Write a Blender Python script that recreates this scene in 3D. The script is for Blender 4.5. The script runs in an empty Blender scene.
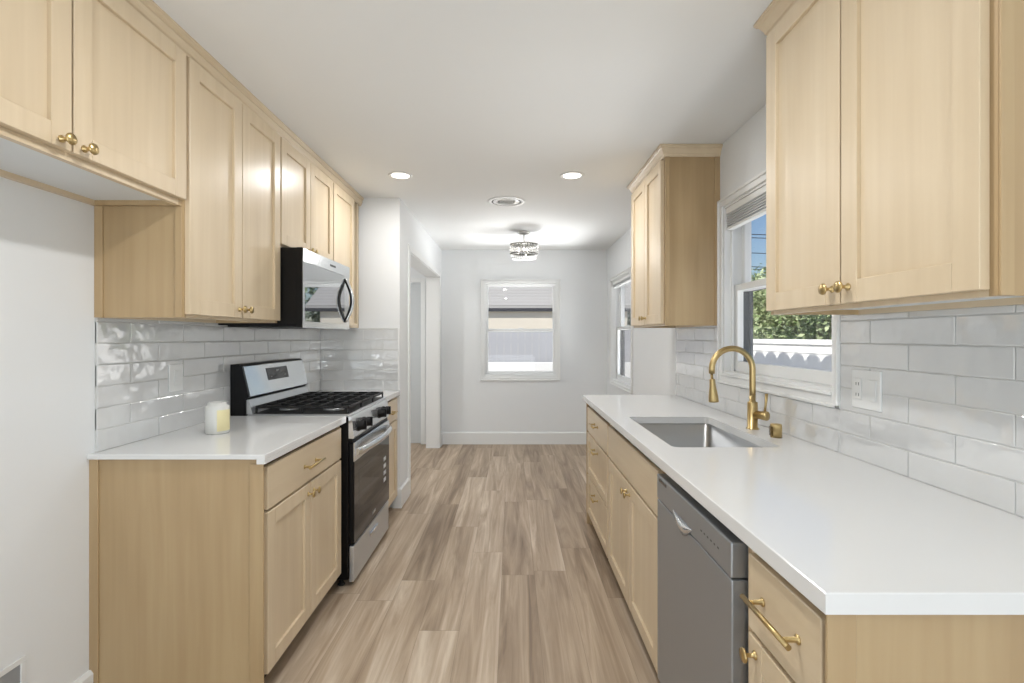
import bpy, bmesh, math, random
from mathutils import Vector, Matrix
random.seed(7)
scn = bpy.context.scene
COL = scn.collection
PI = math.pi

# ------------------------------------------------------------------ camera
FPX = 492.0                                   # focal length in pixels of a 1024 px wide frame
cam_d = bpy.data.cameras.new('camera')
cam = bpy.data.objects.new('camera', cam_d); COL.objects.link(cam)
cam.location = (0, 0, 1.33); cam.rotation_euler = (PI/2, 0, 0)
cam_d.sensor_width = 36.0; cam_d.lens = 36.0*FPX/1024.0
cam_d.shift_y = -4.5/1024.0
cam_d.clip_start = 0.02; cam_d.clip_end = 400
scn.camera = cam

# ------------------------------------------------------------------ view, world, sun
scn.view_settings.view_transform = 'Standard'
scn.view_settings.look = 'None'
scn.view_settings.gamma = 1.0
scn.view_settings.use_curve_mapping = False
scn.view_settings.exposure = 0.17

world = bpy.data.worlds.new('world'); scn.world = world
world.use_nodes = True
wn = world.node_tree; wn.nodes.clear()
sky = wn.nodes.new('ShaderNodeTexSky')
sky.sky_type = 'NISHITA'; sky.sun_disc = False
sky.sun_elevation = math.radians(38); sky.sun_rotation = math.radians(250)
sky.air_density = 1.3; sky.dust_density = 0.4; sky.ozone_density = 2.0
bg = wn.nodes.new('ShaderNodeBackground'); bg.inputs[1].default_value = 0.088
wo = wn.nodes.new('ShaderNodeOutputWorld')
tint = wn.nodes.new('ShaderNodeMix'); tint.data_type = 'RGBA'; tint.blend_type = 'MULTIPLY'; tint.inputs[0].default_value = 1
tint.inputs[7].default_value = (0.84, 0.92, 1.10, 1)
wn.links.new(sky.outputs[0], tint.inputs[6]); wn.links.new(tint.outputs[2], bg.inputs[0]); wn.links.new(bg.outputs[0], wo.inputs[0])

def light(name, kind, loc, energy, color=(1, 1, 1), rot=None, look=None, **kw):
    d = bpy.data.lights.new(name, kind); d.energy = energy; d.color = color
    for k, v in kw.items(): setattr(d, k, v)
    o = bpy.data.objects.new(name, d); COL.objects.link(o); o.location = loc
    if rot: o.rotation_euler = rot
    if look: o.rotation_euler = Vector(look).to_track_quat('-Z', 'Y').to_euler()
    return o
SUN_DIR = (0.70, 0.35, -0.62)
light('sun', 'SUN', (-8, -6, 9), 5.0, (1.0, 0.97, 0.92), look=SUN_DIR, angle=math.radians(0.5))
# added unseen uplight behind the camera, brightens the ceiling and room
light('rear_uplight_fill', 'AREA', (-0.15, -2.0, 0.5), 56, (0.885, 0.95, 1.0), look=(0, 0.35, 0.94),
      shape='RECTANGLE', size=2.2, size_y=1.6)
# added fill lamps outside each window, hidden below the sills, aimed up and in
light('yard_fill_sink', 'AREA', (2.3, 2.3, 0.70), 9, (0.98, 0.99, 1.0), look=(-0.86, 0, 0.50), shape='RECTANGLE', size=1.2, size_y=0.8, spread=math.radians(95))
light('yard_fill_dining', 'AREA', (2.3, 5.3, 0.45), 22, (0.98, 0.99, 1.0), look=(-0.86, 0, 0.50), shape='RECTANGLE', size=1.2, size_y=0.8, spread=math.radians(95))
light('yard_fill_back', 'AREA', (0.1, 7.2, 0.2), 30, (0.98, 0.99, 1.0), look=(0, -0.80, 0.60), shape='RECTANGLE', size=1.2, size_y=0.8, spread=math.radians(95))
REC = [(-0.747, 3.295, 6.5), (0.402, 3.295, 6.5), (-0.17, 1.30, 13.0), (-0.17, -1.2, 5.0)]  # last two cans are out of view, added to light the near room

CEIL = 2.413
XL, XR, YB, YF = -1.50, 1.18, 6.11, -3.0
XH = -0.875                                    # hall-side wall plane
YW = 3.835                                     # wing wall front face

# ------------------------------------------------------------------ materials
def srgb(r, g, b):
    f = lambda c: (c/255/12.92) if c/255 <= 0.04045 else ((c/255+0.055)/1.055)**2.4
    return (f(r), f(g), f(b), 1)
def new_mat(name):
    m = bpy.data.materials.new(name); m.use_nodes = True
    nt = m.node_tree; b = nt.nodes['Principled BSDF']
    return m, nt, b
def N(nt, t, **kw):
    n = nt.nodes.new(t)
    for k, v in kw.items(): setattr(n, k, v)
    return n
def L(nt, a, b): nt.links.new(a, b)
def plain(name, col, rough=0.5, metal=0.0, bump=0.0, bscale=200, var=0.03, vscale=6, **inp):
    m, nt, b = new_mat(name)
    tc = N(nt, 'ShaderNodeTexCoord')
    nz = N(nt, 'ShaderNodeTexNoise'); nz.inputs['Scale'].default_value = vscale; nz.inputs['Detail'].default_value = 4
    L(nt, tc.outputs['Object'], nz.inputs['Vector'])
    mx = N(nt, 'ShaderNodeMix', data_type='RGBA')
    c = srgb(*col)
    mx.inputs[6].default_value = tuple(x*(1-var) for x in c[:3])+(1,)
    mx.inputs[7].default_value = tuple(min(1, x*(1+var)) for x in c[:3])+(1,)
    L(nt, nz.outputs['Fac'], mx.inputs[0]); L(nt, mx.outputs[2], b.inputs['Base Color'])
    b.inputs['Roughness'].default_value = rough; b.inputs['Metallic'].default_value = metal
    if bump:
        n2 = N(nt, 'ShaderNodeTexNoise'); n2.inputs['Scale'].default_value = bscale; n2.inputs['Detail'].default_value = 3
        L(nt, tc.outputs['Object'], n2.inputs['Vector'])
        bp = N(nt, 'ShaderNodeBump'); bp.inputs['Strength'].default_value = bump; bp.inputs['Distance'].default_value = 0.002
        L(nt, n2.outputs['Fac'], bp.inputs['Height']); L(nt, bp.outputs[0], b.inputs['Normal'])
    for k, v in inp.items(): b.inputs[k.replace('_', ' ')].default_value = v
    return m
def wood(name, axis, c0, c1, c2, rough=0.36):
    """maple: soft long streaks along `axis` plus slow blotches"""
    m, nt, b = new_mat(name)
    tc = N(nt, 'ShaderNodeTexCoord'); mp = N(nt, 'ShaderNodeMapping')
    s = {'Z': (26, 26, 1.3), 'Y': (26, 1.3, 26), 'X': (1.3, 26, 26)}[axis]
    mp.inputs['Scale'].default_value = s
    oi = N(nt, 'ShaderNodeObjectInfo')
    ad = N(nt, 'ShaderNodeVectorMath', operation='MULTIPLY_ADD'); ad.inputs[1].default_value = (7, 7, 7)
    cb = N(nt, 'ShaderNodeCombineXYZ')
    for k in range(3): L(nt, oi.outputs['Random'], cb.inputs[k])
    L(nt, cb.outputs[0], ad.inputs[0]); L(nt, tc.outputs['Object'], ad.inputs[2])
    L(nt, ad.outputs[0], mp.inputs['Vector'])
    n1 = N(nt, 'ShaderNodeTexNoise'); n1.inputs['Scale'].default_value = 1.0; n1.inputs['Detail'].default_value = 6; n1.inputs['Distortion'].default_value = 0.4
    L(nt, mp.outputs[0], n1.inputs['Vector'])
    n2 = N(nt, 'ShaderNodeTexNoise'); n2.inputs['Scale'].default_value = 2.2; n2.inputs['Detail'].default_value = 2
    mp2 = N(nt, 'ShaderNodeMapping'); mp2.inputs['Scale'].default_value = tuple(0.45 if q < 2 else 1.6 for q in s)
    L(nt, ad.outputs[0], mp2.inputs['Vector']); L(nt, mp2.outputs[0], n2.inputs['Vector'])
    r = N(nt, 'ShaderNodeValToRGB')
    r.color_ramp.elements[0].position = 0.30; r.color_ramp.elements[0].color = srgb(*c0)
    r.color_ramp.elements[1].position = 0.72; r.color_ramp.elements[1].color = srgb(*c2)
    e = r.color_ramp.elements.new(0.5); e.color = srgb(*c1)
    mx = N(nt, 'ShaderNodeMix', data_type='FLOAT'); mx.inputs[0].default_value = 0.55
    L(nt, n1.outputs['Fac'], mx.inputs[2]); L(nt, n2.outputs['Fac'], mx.inputs[3])
    L(nt, mx.outputs[0], r.inputs[0]); L(nt, r.outputs[0], b.inputs['Base Color'])
    b.inputs['Roughness'].default_value = rough
    b.inputs['Coat Weight'].default_value = 0.25; b.inputs['Coat Roughness'].default_value = 0.3
    bp = N(nt, 'ShaderNodeBump'); bp.inputs['Strength'].default_value = 0.04; bp.inputs['Distance'].default_value = 0.001
    L(nt, n1.outputs['Fac'], bp.inputs['Height']); L(nt, bp.outputs[0], b.inputs['Normal'])
    return m
WC = ((203, 183, 152), (213, 194, 164), (222, 205, 177))
M_woodZ = wood('maple_vertical', 'Z', *WC)
M_woodY = wood('maple_horizontal', 'Y', *WC)
PC = ((166, 140, 102), (179, 153, 115), (191, 167, 128))  # browner veneer, darkened further for the shade on ends facing the camera
M_panel = wood('maple_side_panel_shaded', 'Z', *PC, rough=0.42)
M_wall = plain('wall_paint', (232, 234, 235), 0.6, bump=0.08, bscale=350, var=0.006)
M_ceil = plain('ceiling_paint', (236, 237, 236), 0.8, bump=0.06, bscale=260, var=0.006)
M_trim = plain('white_trim_paint', (233, 234, 233), 0.35, var=0.005)
M_underside = plain('white_cabinet_underside', (222, 226, 228), 0.4, var=0.01)
M_quartz = plain('white_quartz', (224, 224, 223), 0.14, var=0.012, vscale=3)
M_grout = plain('grout', (204, 204, 202), 0.8, bump=0.2)
M_black = plain('black_enamel', (9, 9, 10), 0.4, Specular_IOR_Level=0.25)
M_iron = plain('cast_iron', (22, 22, 23), 0.5, bump=0.3, bscale=500)
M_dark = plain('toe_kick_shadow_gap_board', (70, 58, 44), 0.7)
M_plastic = plain('white_plastic', (228, 229, 228), 0.3, var=0.005)
M_blackglass = plain('black_glass', (26, 27, 29), 0.05, var=0.0)
M_rubber = plain('black_rubber', (14, 14, 14), 0.7)

def brushed(name, col, rough, axis='Y', scale=260, metal=1.0, aniso=0.0):
    m, nt, b = new_mat(name)
    tc = N(nt, 'ShaderNodeTexCoord'); mp = N(nt, 'ShaderNodeMapping')
    mp.inputs['Scale'].default_value = {'X': (2, scale, scale), 'Y': (scale, 2, scale), 'Z': (scale, scale, 2)}[axis]
    nz = N(nt, 'ShaderNodeTexNoise'); nz.inputs['Detail'].default_value = 3; nz.inputs['Scale'].default_value = 1
    L(nt, tc.outputs['Object'], mp.inputs[0]); L(nt, mp.outputs[0], nz.inputs['Vector'])
    mr = N(nt, 'ShaderNodeMapRange'); mr.inputs[3].default_value = rough*0.85; mr.inputs[4].default_value = rough*1.15
    L(nt, nz.outputs['Fac'], mr.inputs[0]); L(nt, mr.outputs[0], b.inputs['Roughness'])
    mx = N(nt, 'ShaderNodeMix', data_type='RGBA'); c = srgb(*col)
    mx.inputs[6].default_value = tuple(x*0.95 for x in c[:3])+(1,); mx.inputs[7].default_value = c
    L(nt, nz.outputs['Fac'], mx.inputs[0]); L(nt, mx.outputs[2], b.inputs['Base Color'])
    b.inputs['Metallic'].default_value = metal
    return m
M_steel = brushed('stainless_steel', (204, 207, 210), 0.3, metal=0.75)
M_steel2 = brushed('smooth_stainless_steel', (222, 225, 227), 0.16, metal=0.85)
M_dw = brushed('dishwasher_stainless_steel', (168, 172, 177), 0.38, 'Z', metal=0.75)
M_sink = brushed('sink_steel', (182, 183, 184), 0.3, 'Y')
M_brass = brushed('brushed_brass', (200, 176, 126), 0.3, 'Z')
M_brassd = plain('dark_brass', (96, 76, 40), 0.4, 0.9)
M_chrome = plain('satin_nickel', (226, 224, 219), 0.35, 0.7)

def tile_mat():
    m, nt, b = new_mat('glazed_white_tile')
    tc = N(nt, 'ShaderNodeTexCoord')
    n1 = N(nt, 'ShaderNodeTexNoise'); n1.inputs['Scale'].default_value = 13; n1.inputs['Detail'].default_value = 1.5
    L(nt, tc.outputs['Object'], n1.inputs['Vector'])
    bp = N(nt, 'ShaderNodeBump'); bp.inputs['Strength'].default_value = 0.85; bp.inputs['Distance'].default_value = 0.006
    L(nt, n1.outputs['Fac'], bp.inputs['Height']); L(nt, bp.outputs[0], b.inputs['Normal'])
    n2 = N(nt, 'ShaderNodeTexNoise'); n2.inputs['Scale'].default_value = 4
    L(nt, tc.outputs['Object'], n2.inputs['Vector'])
    mx = N(nt, 'ShaderNodeMix', data_type='RGBA')
    mx.inputs[6].default_value = srgb(212, 213, 213); mx.inputs[7].default_value = srgb(222, 223, 223)
    L(nt, n2.outputs['Fac'], mx.inputs[0]); L(nt, mx.outputs[2], b.inputs['Base Color'])
    b.inputs['Roughness'].default_value = 0.06
    b.inputs['IOR'].default_value = 2.7
    return m
M_tile = tile_mat()

def floor_mat():
    m, nt, b = new_mat('vinyl_plank_floor')
    tc = N(nt, 'ShaderNodeTexCoord'); sp = N(nt, 'ShaderNodeSeparateXYZ')
    L(nt, tc.outputs['Object'], sp.inputs[0])
    def math_(op, a, bb=None, c=None):
        n = N(nt, 'ShaderNodeMath', operation=op)
        for i, v in enumerate((a, bb, c)):
            if v is None: continue
            if isinstance(v, (int, float)): n.inputs[i].default_value = v
            else: L(nt, v, n.inputs[i])
        return n.outputs[0]
    PW, PLN = 0.182, 1.22
    u = math_('DIVIDE', sp.outputs[0], PW)
    row = math_('FLOOR', u)
    w1 = N(nt, 'ShaderNodeTexWhiteNoise', noise_dimensions='1D'); L(nt, row, w1.inputs['W'])
    v = math_('ADD', math_('DIVIDE', sp.outputs[1], PLN), math_('MULTIPLY', w1.outputs['Value'], 7.3))
    col = math_('FLOOR', v)
    cb = N(nt, 'ShaderNodeCombineXYZ'); L(nt, row, cb.inputs[0]); L(nt, col, cb.inputs[1])
    w2 = N(nt, 'ShaderNodeTexWhiteNoise', noise_dimensions='3D'); L(nt, cb.outputs[0], w2.inputs['Vector'])
    # streak coordinates, shifted per plank
    off = N(nt, 'ShaderNodeVectorMath', operation='MULTIPLY_ADD'); off.inputs[1].default_value = (13, 13, 13)
    L(nt, w2.outputs['Color'], off.inputs[0]); L(nt, tc.outputs['Object'], off.inputs[2])
    mp = N(nt, 'ShaderNodeMapping'); mp.inputs['Scale'].default_value = (15, 0.9, 1)
    L(nt, off.outputs[0], mp.inputs[0])
    n1 = N(nt, 'ShaderNodeTexNoise'); n1.inputs['Scale'].default_value = 1; n1.inputs['Detail'].default_value = 7; n1.inputs['Roughness'].default_value = 0.6; n1.inputs['Distortion'].default_value = 1.1
    L(nt, mp.outputs[0], n1.inputs['Vector'])
    mpf = N(nt, 'ShaderNodeMapping'); mpf.inputs['Scale'].default_value = (90, 3, 1); L(nt, off.outputs[0], mpf.inputs[0])
    n3 = N(nt, 'ShaderNodeTexNoise'); n3.inputs['Scale'].default_value = 1; n3.inputs['Detail'].default_value = 4
    L(nt, mpf.outputs[0], n3.inputs['Vector'])
    mp2 = N(nt, 'ShaderNodeMapping'); mp2.inputs['Scale'].default_value = (5, 0.5, 1); L(nt, off.outputs[0], mp2.inputs[0])
    n2 = N(nt, 'ShaderNodeTexNoise'); n2.inputs['Scale'].default_value = 1; n2.inputs['Detail'].default_value = 3
    L(nt, mp2.outputs[0], n2.inputs['Vector'])
    f = math_('ADD', math_('MULTIPLY', n1.outputs['Fac'], 0.75), math_('MULTIPLY', n2.outputs['Fac'], 0.35))
    f = math_('ADD', f, math_('MULTIPLY', math_('SUBTRACT', w2.outputs['Value'], 0.5), 0.16))
    f = math_('ADD', f, math_('MULTIPLY', math_('SUBTRACT', n3.outputs['Fac'], 0.5), 0.12))
    r = N(nt, 'ShaderNodeValToRGB')
    es = r.color_ramp.elements
    es[0].position = 0.36; es[0].color = srgb(130, 110, 90)
    es[1].position = 0.76; es[1].color = srgb(212, 197, 177)
    for p, c in ((0.46, (154, 134, 112)), (0.55, (172, 152, 129)), (0.64, (188, 169, 147))):
        e = es.new(p); e.color = srgb(*c)
    L(nt, f, r.inputs[0])
    fu = math_('FRACT', u); fv = math_('FRACT', v)
    eu = math_('MINIMUM', fu, math_('SUBTRACT', 1.0, fu)); ev = math_('MINIMUM', fv, math_('SUBTRACT', 1.0, fv))
    gu = math_('LESS_THAN', eu, 0.006); gv = math_('LESS_THAN', ev, 0.0012)
    g = math_('MAXIMUM', gu, gv)
    mx = N(nt, 'ShaderNodeMix', data_type='RGBA'); L(nt, math_('MULTIPLY', g, 0.35), mx.inputs[0])
    L(nt, r.outputs[0], mx.inputs[6]); mx.inputs[7].default_value = srgb(70, 55, 42)
    L(nt, mx.outputs[2], b.inputs['Base Color'])
    b.inputs['Roughness'].default_value = 0.42
    bp = N(nt, 'ShaderNodeBump'); bp.inputs['Strength'].default_value = 0.12; bp.inputs['Distance'].default_value = 0.001
    L(nt, n3.outputs['Fac'], bp.inputs['Height']); L(nt, bp.outputs[0], b.inputs['Normal'])
    return m
M_floor = floor_mat()

def glass_mat(name, tint=(1, 1, 1, 1), rough=0.0):
    """thin window pane: clear transmission with a mirror-like Fresnel sheen"""
    m = bpy.data.materials.new(name); m.use_nodes = True
    nt = m.node_tree; nt.nodes.clear()
    t = N(nt, 'ShaderNodeBsdfTransparent'); t.inputs[0].default_value = tint
    g = N(nt, 'ShaderNodeBsdfGlossy'); g.inputs['Roughness'].default_value = 0.02
    fr = N(nt, 'ShaderNodeFresnel'); ge = N(nt, 'ShaderNodeNewGeometry'); mi = N(nt, 'ShaderNodeMix', data_type='FLOAT')
    mi.inputs[2].default_value = 1.25; mi.inputs[3].default_value = 1/1.25      # same sheen on both faces of the thin pane
    L(nt, ge.outputs['Backfacing'], mi.inputs[0]); L(nt, mi.outputs[0], fr.inputs[0])
    ms = N(nt, 'ShaderNodeMixShader'); o = N(nt, 'ShaderNodeOutputMaterial')
    L(nt, fr.outputs[0], ms.inputs[0]); L(nt, t.outputs[0], ms.inputs[1]); L(nt, g.outputs[0], ms.inputs[2]); L(nt, ms.outputs[0], o.inputs[0])
    return m
M_glass = glass_mat('window_glass')
M_crystal = plain('crystal_glass', (252, 252, 250), 0.12, var=0, Transmission_Weight=0.45, IOR=1.5)
def emit(name, col, s):
    m, nt, b = new_mat(name)
    b.inputs['Emission Color'].default_value = srgb(*col); b.inputs['Emission Strength'].default_value = s
    b.inputs['Base Color'].default_value = srgb(*col)
    return m
M_lamp = emit('lit_lamp_lens', (255, 250, 240), 3.0)
M_bulb = emit('lit_bulb', (255, 246, 228), 9.0)
M_screen = plain('insect_screen_frame', (104, 108, 112), 0.5)
M_blind = plain('blind_slat', (212, 213, 214), 0.45)
M_candle = plain('milky_jar_glass', (214, 214, 210), 0.15, var=0.01)
M_label = plain('cream_paper_label', (226, 216, 170), 0.6)

# ------------------------------------------------------------------ mesh builder
WORLD = {}
class MB:
    def __init__(s): s.bm = bmesh.new()
    def box(s, x0, x1, y0, y1, z0, z1, bev=0.0, seg=1):
        if x0 > x1: x0, x1 = x1, x0
        if y0 > y1: y0, y1 = y1, y0
        if z0 > z1: z0, z1 = z1, z0
        t = bmesh.new()
        bmesh.ops.create_cube(t, size=1.0)
        for v in t.verts:
            v.co = Vector(((x0+x1)/2+v.co.x*(x1-x0), (y0+y1)/2+v.co.y*(y1-y0), (z0+z1)/2+v.co.z*(z1-z0)))
        if bev > 0:
            bmesh.ops.bevel(t, geom=list(t.edges), offset=bev, segments=seg, affect='EDGES', profile=0.5)
        s._merge(t); return s
    def _merge(s, t, smooth=False):
        mp = {}
        for v in t.verts: mp[v] = s.bm.verts.new(v.co)
        for f in t.faces:
            try:
                nf = s.bm.faces.new([mp[v] for v in f.verts]); nf.smooth = smooth or f.smooth
            except ValueError: pass
        t.free()
    def prism(s, pts, axis, a0, a1):
        """closed outline pts (2-D) extruded along axis from a0 to a1.  axis X: pts=(y,z); Y: pts=(x,z); Z: pts=(x,y)"""
        def P(p, a): return {'X': (a, p[0], p[1]), 'Y': (p[0], a, p[1]), 'Z': (p[0], p[1], a)}[axis]
        A = [s.bm.verts.new(P(p, a0)) for p in pts]; B = [s.bm.verts.new(P(p, a1)) for p in pts]
        n = len(pts)
        s.bm.faces.new(A[::-1]); s.bm.faces.new(B)
        for i in range(n): s.bm.faces.new((A[i], A[(i+1) % n], B[(i+1) % n], B[i]))
        return s
    def lathe(s, prof, origin, axis=(0, 0, 1), n=24, smooth=True):
        """prof: (radius, height) list along axis"""
        q = Vector((0, 0, 1)).rotation_difference(Vector(axis).normalized())
        o = Vector(origin); rings = []
        for r, h in prof:
            if r < 1e-6: rings.append([s.bm.verts.new(o+q @ Vector((0, 0, h)))])
            else: rings.append([s.bm.verts.new(o+q @ Vector((r*math.cos(2*PI*k/n), r*math.sin(2*PI*k/n), h))) for k in range(n)])
        for a, b in zip(rings, rings[1:]):
            for k in range(n):
                k2 = (k+1) % n
                if len(a) == 1 and len(b) == 1: continue
                if len(a) == 1: f = (a[0], b[k2], b[k])[::-1]
                elif len(b) == 1: f = (a[k], a[k2], b[0])
                else: f = (a[k], a[k2], b[k2], b[k])
                try: nf = s.bm.faces.new(f); nf.smooth = smooth
                except ValueError: pass
        for rg in (rings[0], rings[-1]):
            if len(rg) > 2:
                try: s.bm.faces.new(rg)
                except ValueError: pass
        return s
    def tube(s, pts, r, n=12, smooth=True, taper=None):
        pts = [Vector(p) for p in pts]; rings = []
        prev = None
        for i, p in enumerate(pts):
            d = (pts[min(i+1, len(pts)-1)]-pts[max(i-1, 0)]).normalized()
            if prev is None:
                up = Vector((0, 0, 1)) if abs(d.z) < 0.9 else Vector((0, 1, 0))
                u = d.cross(up).normalized()
            else:
                u = (prev-d*prev.dot(d)).normalized()
            prev = u; w = d.cross(u)
            rr = taper[i] if taper else r
            rings.append([s.bm.verts.new(p+u*math.cos(2*PI*k/n)*rr+w*math.sin(2*PI*k/n)*rr) for k in range(n)])
        for a, b in zip(rings, rings[1:]):
            for k in range(n):
                f = s.bm.faces.new((a[k], a[(k+1) % n], b[(k+1) % n], b[k])); f.smooth = smooth
        s.bm.faces.new(rings[0][::-1]); s.bm.faces.new(rings[-1])
        return s
    def quad(s, *p):
        f = s.bm.faces.new([s.bm.verts.new(q) for q in p]); return f
def make(name, mb, mat, parent=None, kind=None, origin=None):
    bm = mb.bm
    bmesh.ops.recalc_face_normals(bm, faces=bm.faces)
    xs = [v.co for v in bm.verts]
    lo = Vector([min(c[i] for c in xs) for i in range(3)]); hi = Vector([max(c[i] for c in xs) for i in range(3)])
    o = Vector(origin) if origin else Vector(((lo.x+hi.x)/2, (lo.y+hi.y)/2, lo.z))
    for v in bm.verts: v.co -= o
    me = bpy.data.meshes.new(name); bm.to_mesh(me); bm.free()
    ob = bpy.data.objects.new(name, me); COL.objects.link(ob)
    for m in (mat if isinstance(mat, (list, tuple)) else [mat]): me.materials.append(m)
    if parent is not None:
        ob.parent = parent; ob.location = o-WORLD[parent.name]
    else: ob.location = o
    WORLD[ob.name] = o
    if kind: ob['kind'] = kind
    return ob
def thing(name, label, cat, loc, group=None):
    o = bpy.data.objects.new(name, None); COL.objects.link(o); o.location = loc
    o.empty_display_size = 0.1
    WORLD[o.name] = Vector(loc); o['label'] = label; o['category'] = cat
    if group: o['group'] = group
    return o
def tag(o, label, cat, group=None):
    o['label'] = label; o['category'] = cat
    if group: o['group'] = group
    return o
def struct(name, mb, mat, parent=None): return make(name, mb, mat, parent, None if parent else 'structure')

# ------------------------------------------------------------------ room shell
struct('floor', MB().box(-2.9, XR+0.15, YF-0.12, YB+0.15, -0.1, 0.0), M_floor)
struct('ceiling', MB().box(-2.9, XR+0.15, YF-0.12, YB+0.15, CEIL, CEIL+0.12), M_ceil)
struct('wall_left', MB().box(XL-0.15, XL, YF, YW+0.115, 0, CEIL), M_wall)

def wall_x(x0, x1, y0, y1, openings):
    """wall slab between x0 and x1 running along Y with rectangular openings (ya,yb,za,zb)"""
    mb = MB(); y = y0
    for (ya, yb, za, zb) in sorted(openings):
        mb.box(x0, x1, y, ya, 0, CEIL)
        if za > 0: mb.box(x0, x1, ya, yb, 0, za)
        mb.box(x0, x1, ya, yb, zb, CEIL); y = yb
    mb.box(x0, x1, y, y1, 0, CEIL); return mb
def wall_y(y0, y1, x0, x1, openings):
    mb = MB(); x = x0
    for (xa, xb, za, zb) in sorted(openings):
        mb.box(x, xa, y0, y1, 0, CEIL)
        if za > 0: mb.box(xa, xb, y0, y1, 0, za)
        mb.box(xa, xb, y0, y1, zb, CEIL); x = xb
    mb.box(x, x1, y0, y1, 0, CEIL); return mb
W1 = (1.80, 2.745, 1.115, 2.055)              # sink window opening  (Y0,Y1,Z0,Z1)
W2 = (4.84, 5.82, 0.815, 1.985)               # dining window opening on the right wall
W3 = (-0.345, 0.56, 0.83, 2.005)              # back window opening (X0,X1,Z0,Z1)
DR = (-1.92, -1.13, 0.0, 2.01)                # side hall door opening (X0,X1)
struct('wall_right', wall_x(XR, XR+0.15, YF, YB, [W1, W2]), M_wall)
struct('wall_back', wall_y(YB, YB+0.15, -2.9, XR+0.15, [W3, DR]), M_wall)
struct('wall_divider', MB().box(XL, XH-0.155, YW, YW+0.115, 0, CEIL), M_wall)
struct('wall_hallway', wall_x(XH-0.155, XH, YW, YB, [(4.18, 5.90, 0, 2.06)]), M_wall)
struct('wall_hallway_far', MB().box(-2.9, -2.75, YW, YB, 0, CEIL), M_wall)
struct('wall_hallway_near', MB().box(-2.75, XL-0.15, YW, YW+0.115, 0, CEIL), M_wall)
struct('wall_front', wall_y(YF-0.12, YF, XL-0.15, XR+0.15, [(-1.25, 0.95, 0.0, 2.1)]), M_wall)

# baseboards with an eased top
def base_profile(t=0.016, h=0.15): return [(0, 0), (t, 0), (t, h-0.012), (t-0.006, h-0.004), (t-0.009, h), (0, h)]
pr = base_profile()
struct('baseboard_back', MB().prism([(YB-a, z) for a, z in pr], 'X', XH+0.001, XR-0.017), M_trim)
struct('baseboard_right', MB().prism([(XR-a, z) for a, z in pr], 'Y', 3.53, YB-0.001), M_trim)
struct('baseboard_left', MB().prism([(XL+a, z) for a, z in pr], 'Y', YF, 1.745), M_trim)
mb = MB().prism([(XH+a, z) for a, z in pr], 'Y', YW-0.016, 4.125)
mb.prism([(YW-a, z) for a, z in pr], 'X', -0.93, XH)
struct('baseboard_divider', mb, M_trim)
struct('baseboard_hallway', MB().prism([(XH+a, z) for a, z in pr], 'Y', 5.955, YB-0.017), M_trim)
struct('baseboard_side_hall', MB().prism([(YB-a, z) for a, z in pr], 'X', -1.07, -1.032), M_trim)

# casing of the hall opening
mb = MB()
for ya, yb in ((4.125, 4.185), (5.895, 5.955)): mb.box(XH, XH+0.014, ya, yb, 0, 2.055, 0.003)
mb.box(XH, XH+0.014, 4.125, 5.955, 2.055, 2.115, 0.003)
mb.box(XH-0.155, XH, 4.18, 4.192, 0, 2.06); mb.box(XH-0.155, XH, 5.888, 5.90, 0, 2.06); mb.box(XH-0.155, XH, 4.192, 5.888, 2.048, 2.06)
struct('trim_1', mb, M_trim)

# side hall door with a tall glazed light
d1 = MB()
d1.box(DR[0], -1.78, YB+0.02, YB+0.06, 0.008, 2.0, 0.002); d1.box(-1.27, DR[1]-0.004, YB+0.02, YB+0.06, 0.008, 2.0, 0.002)
d1.box(-1.78, -1.27, YB+0.02, YB+0.06, 0.008, 1.12); d1.box(-1.78, -1.27, YB+0.02, YB+0.06, 1.88, 2.0)
door = struct('door_1', d1, plain('pale_grey_door_paint', (205, 209, 211), 0.4, var=0.01))
struct('glazing', MB().box(-1.79, -1.26, YB+0.035, YB+0.045, 1.11, 1.89), M_glass, door)
struct('stop_bead', MB().box(-1.79, -1.26, YB+0.012, YB+0.02, 1.105, 1.125).box(-1.79, -1.26, YB+0.012, YB+0.02, 1.875, 1.895)
       .box(-1.285, -1.265, YB+0.012, YB+0.02, 1.125, 1.875).box(-1.79, -1.77, YB+0.012, YB+0.02, 1.125, 1.875), M_trim, door)
mk = MB().lathe([(0.026, 0), (0.026, 0.006), (0.010, 0.010), (0.010, 0.035), (0.024, 0.042), (0.027, 0.055), (0.018, 0.066), (0, 0.068)], (-1.84, YB+0.019, 0.95), (0, -1, 0))
struct('door_knob', mk, M_chrome, door)
mb = MB().box(DR[1]-0.001, DR[1]+0.055, YB-0.014, YB, 0, 2.06, 0.003).box(DR[0]-0.055, DR[0]+0.001, YB-0.014, YB, 0, 2.06, 0.003)
mb.box(DR[0]+0.001, DR[1]-0.001, YB-0.014, YB, 2.005, 2.06, 0.003)
struct('trim_2', mb, M_trim)

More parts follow.
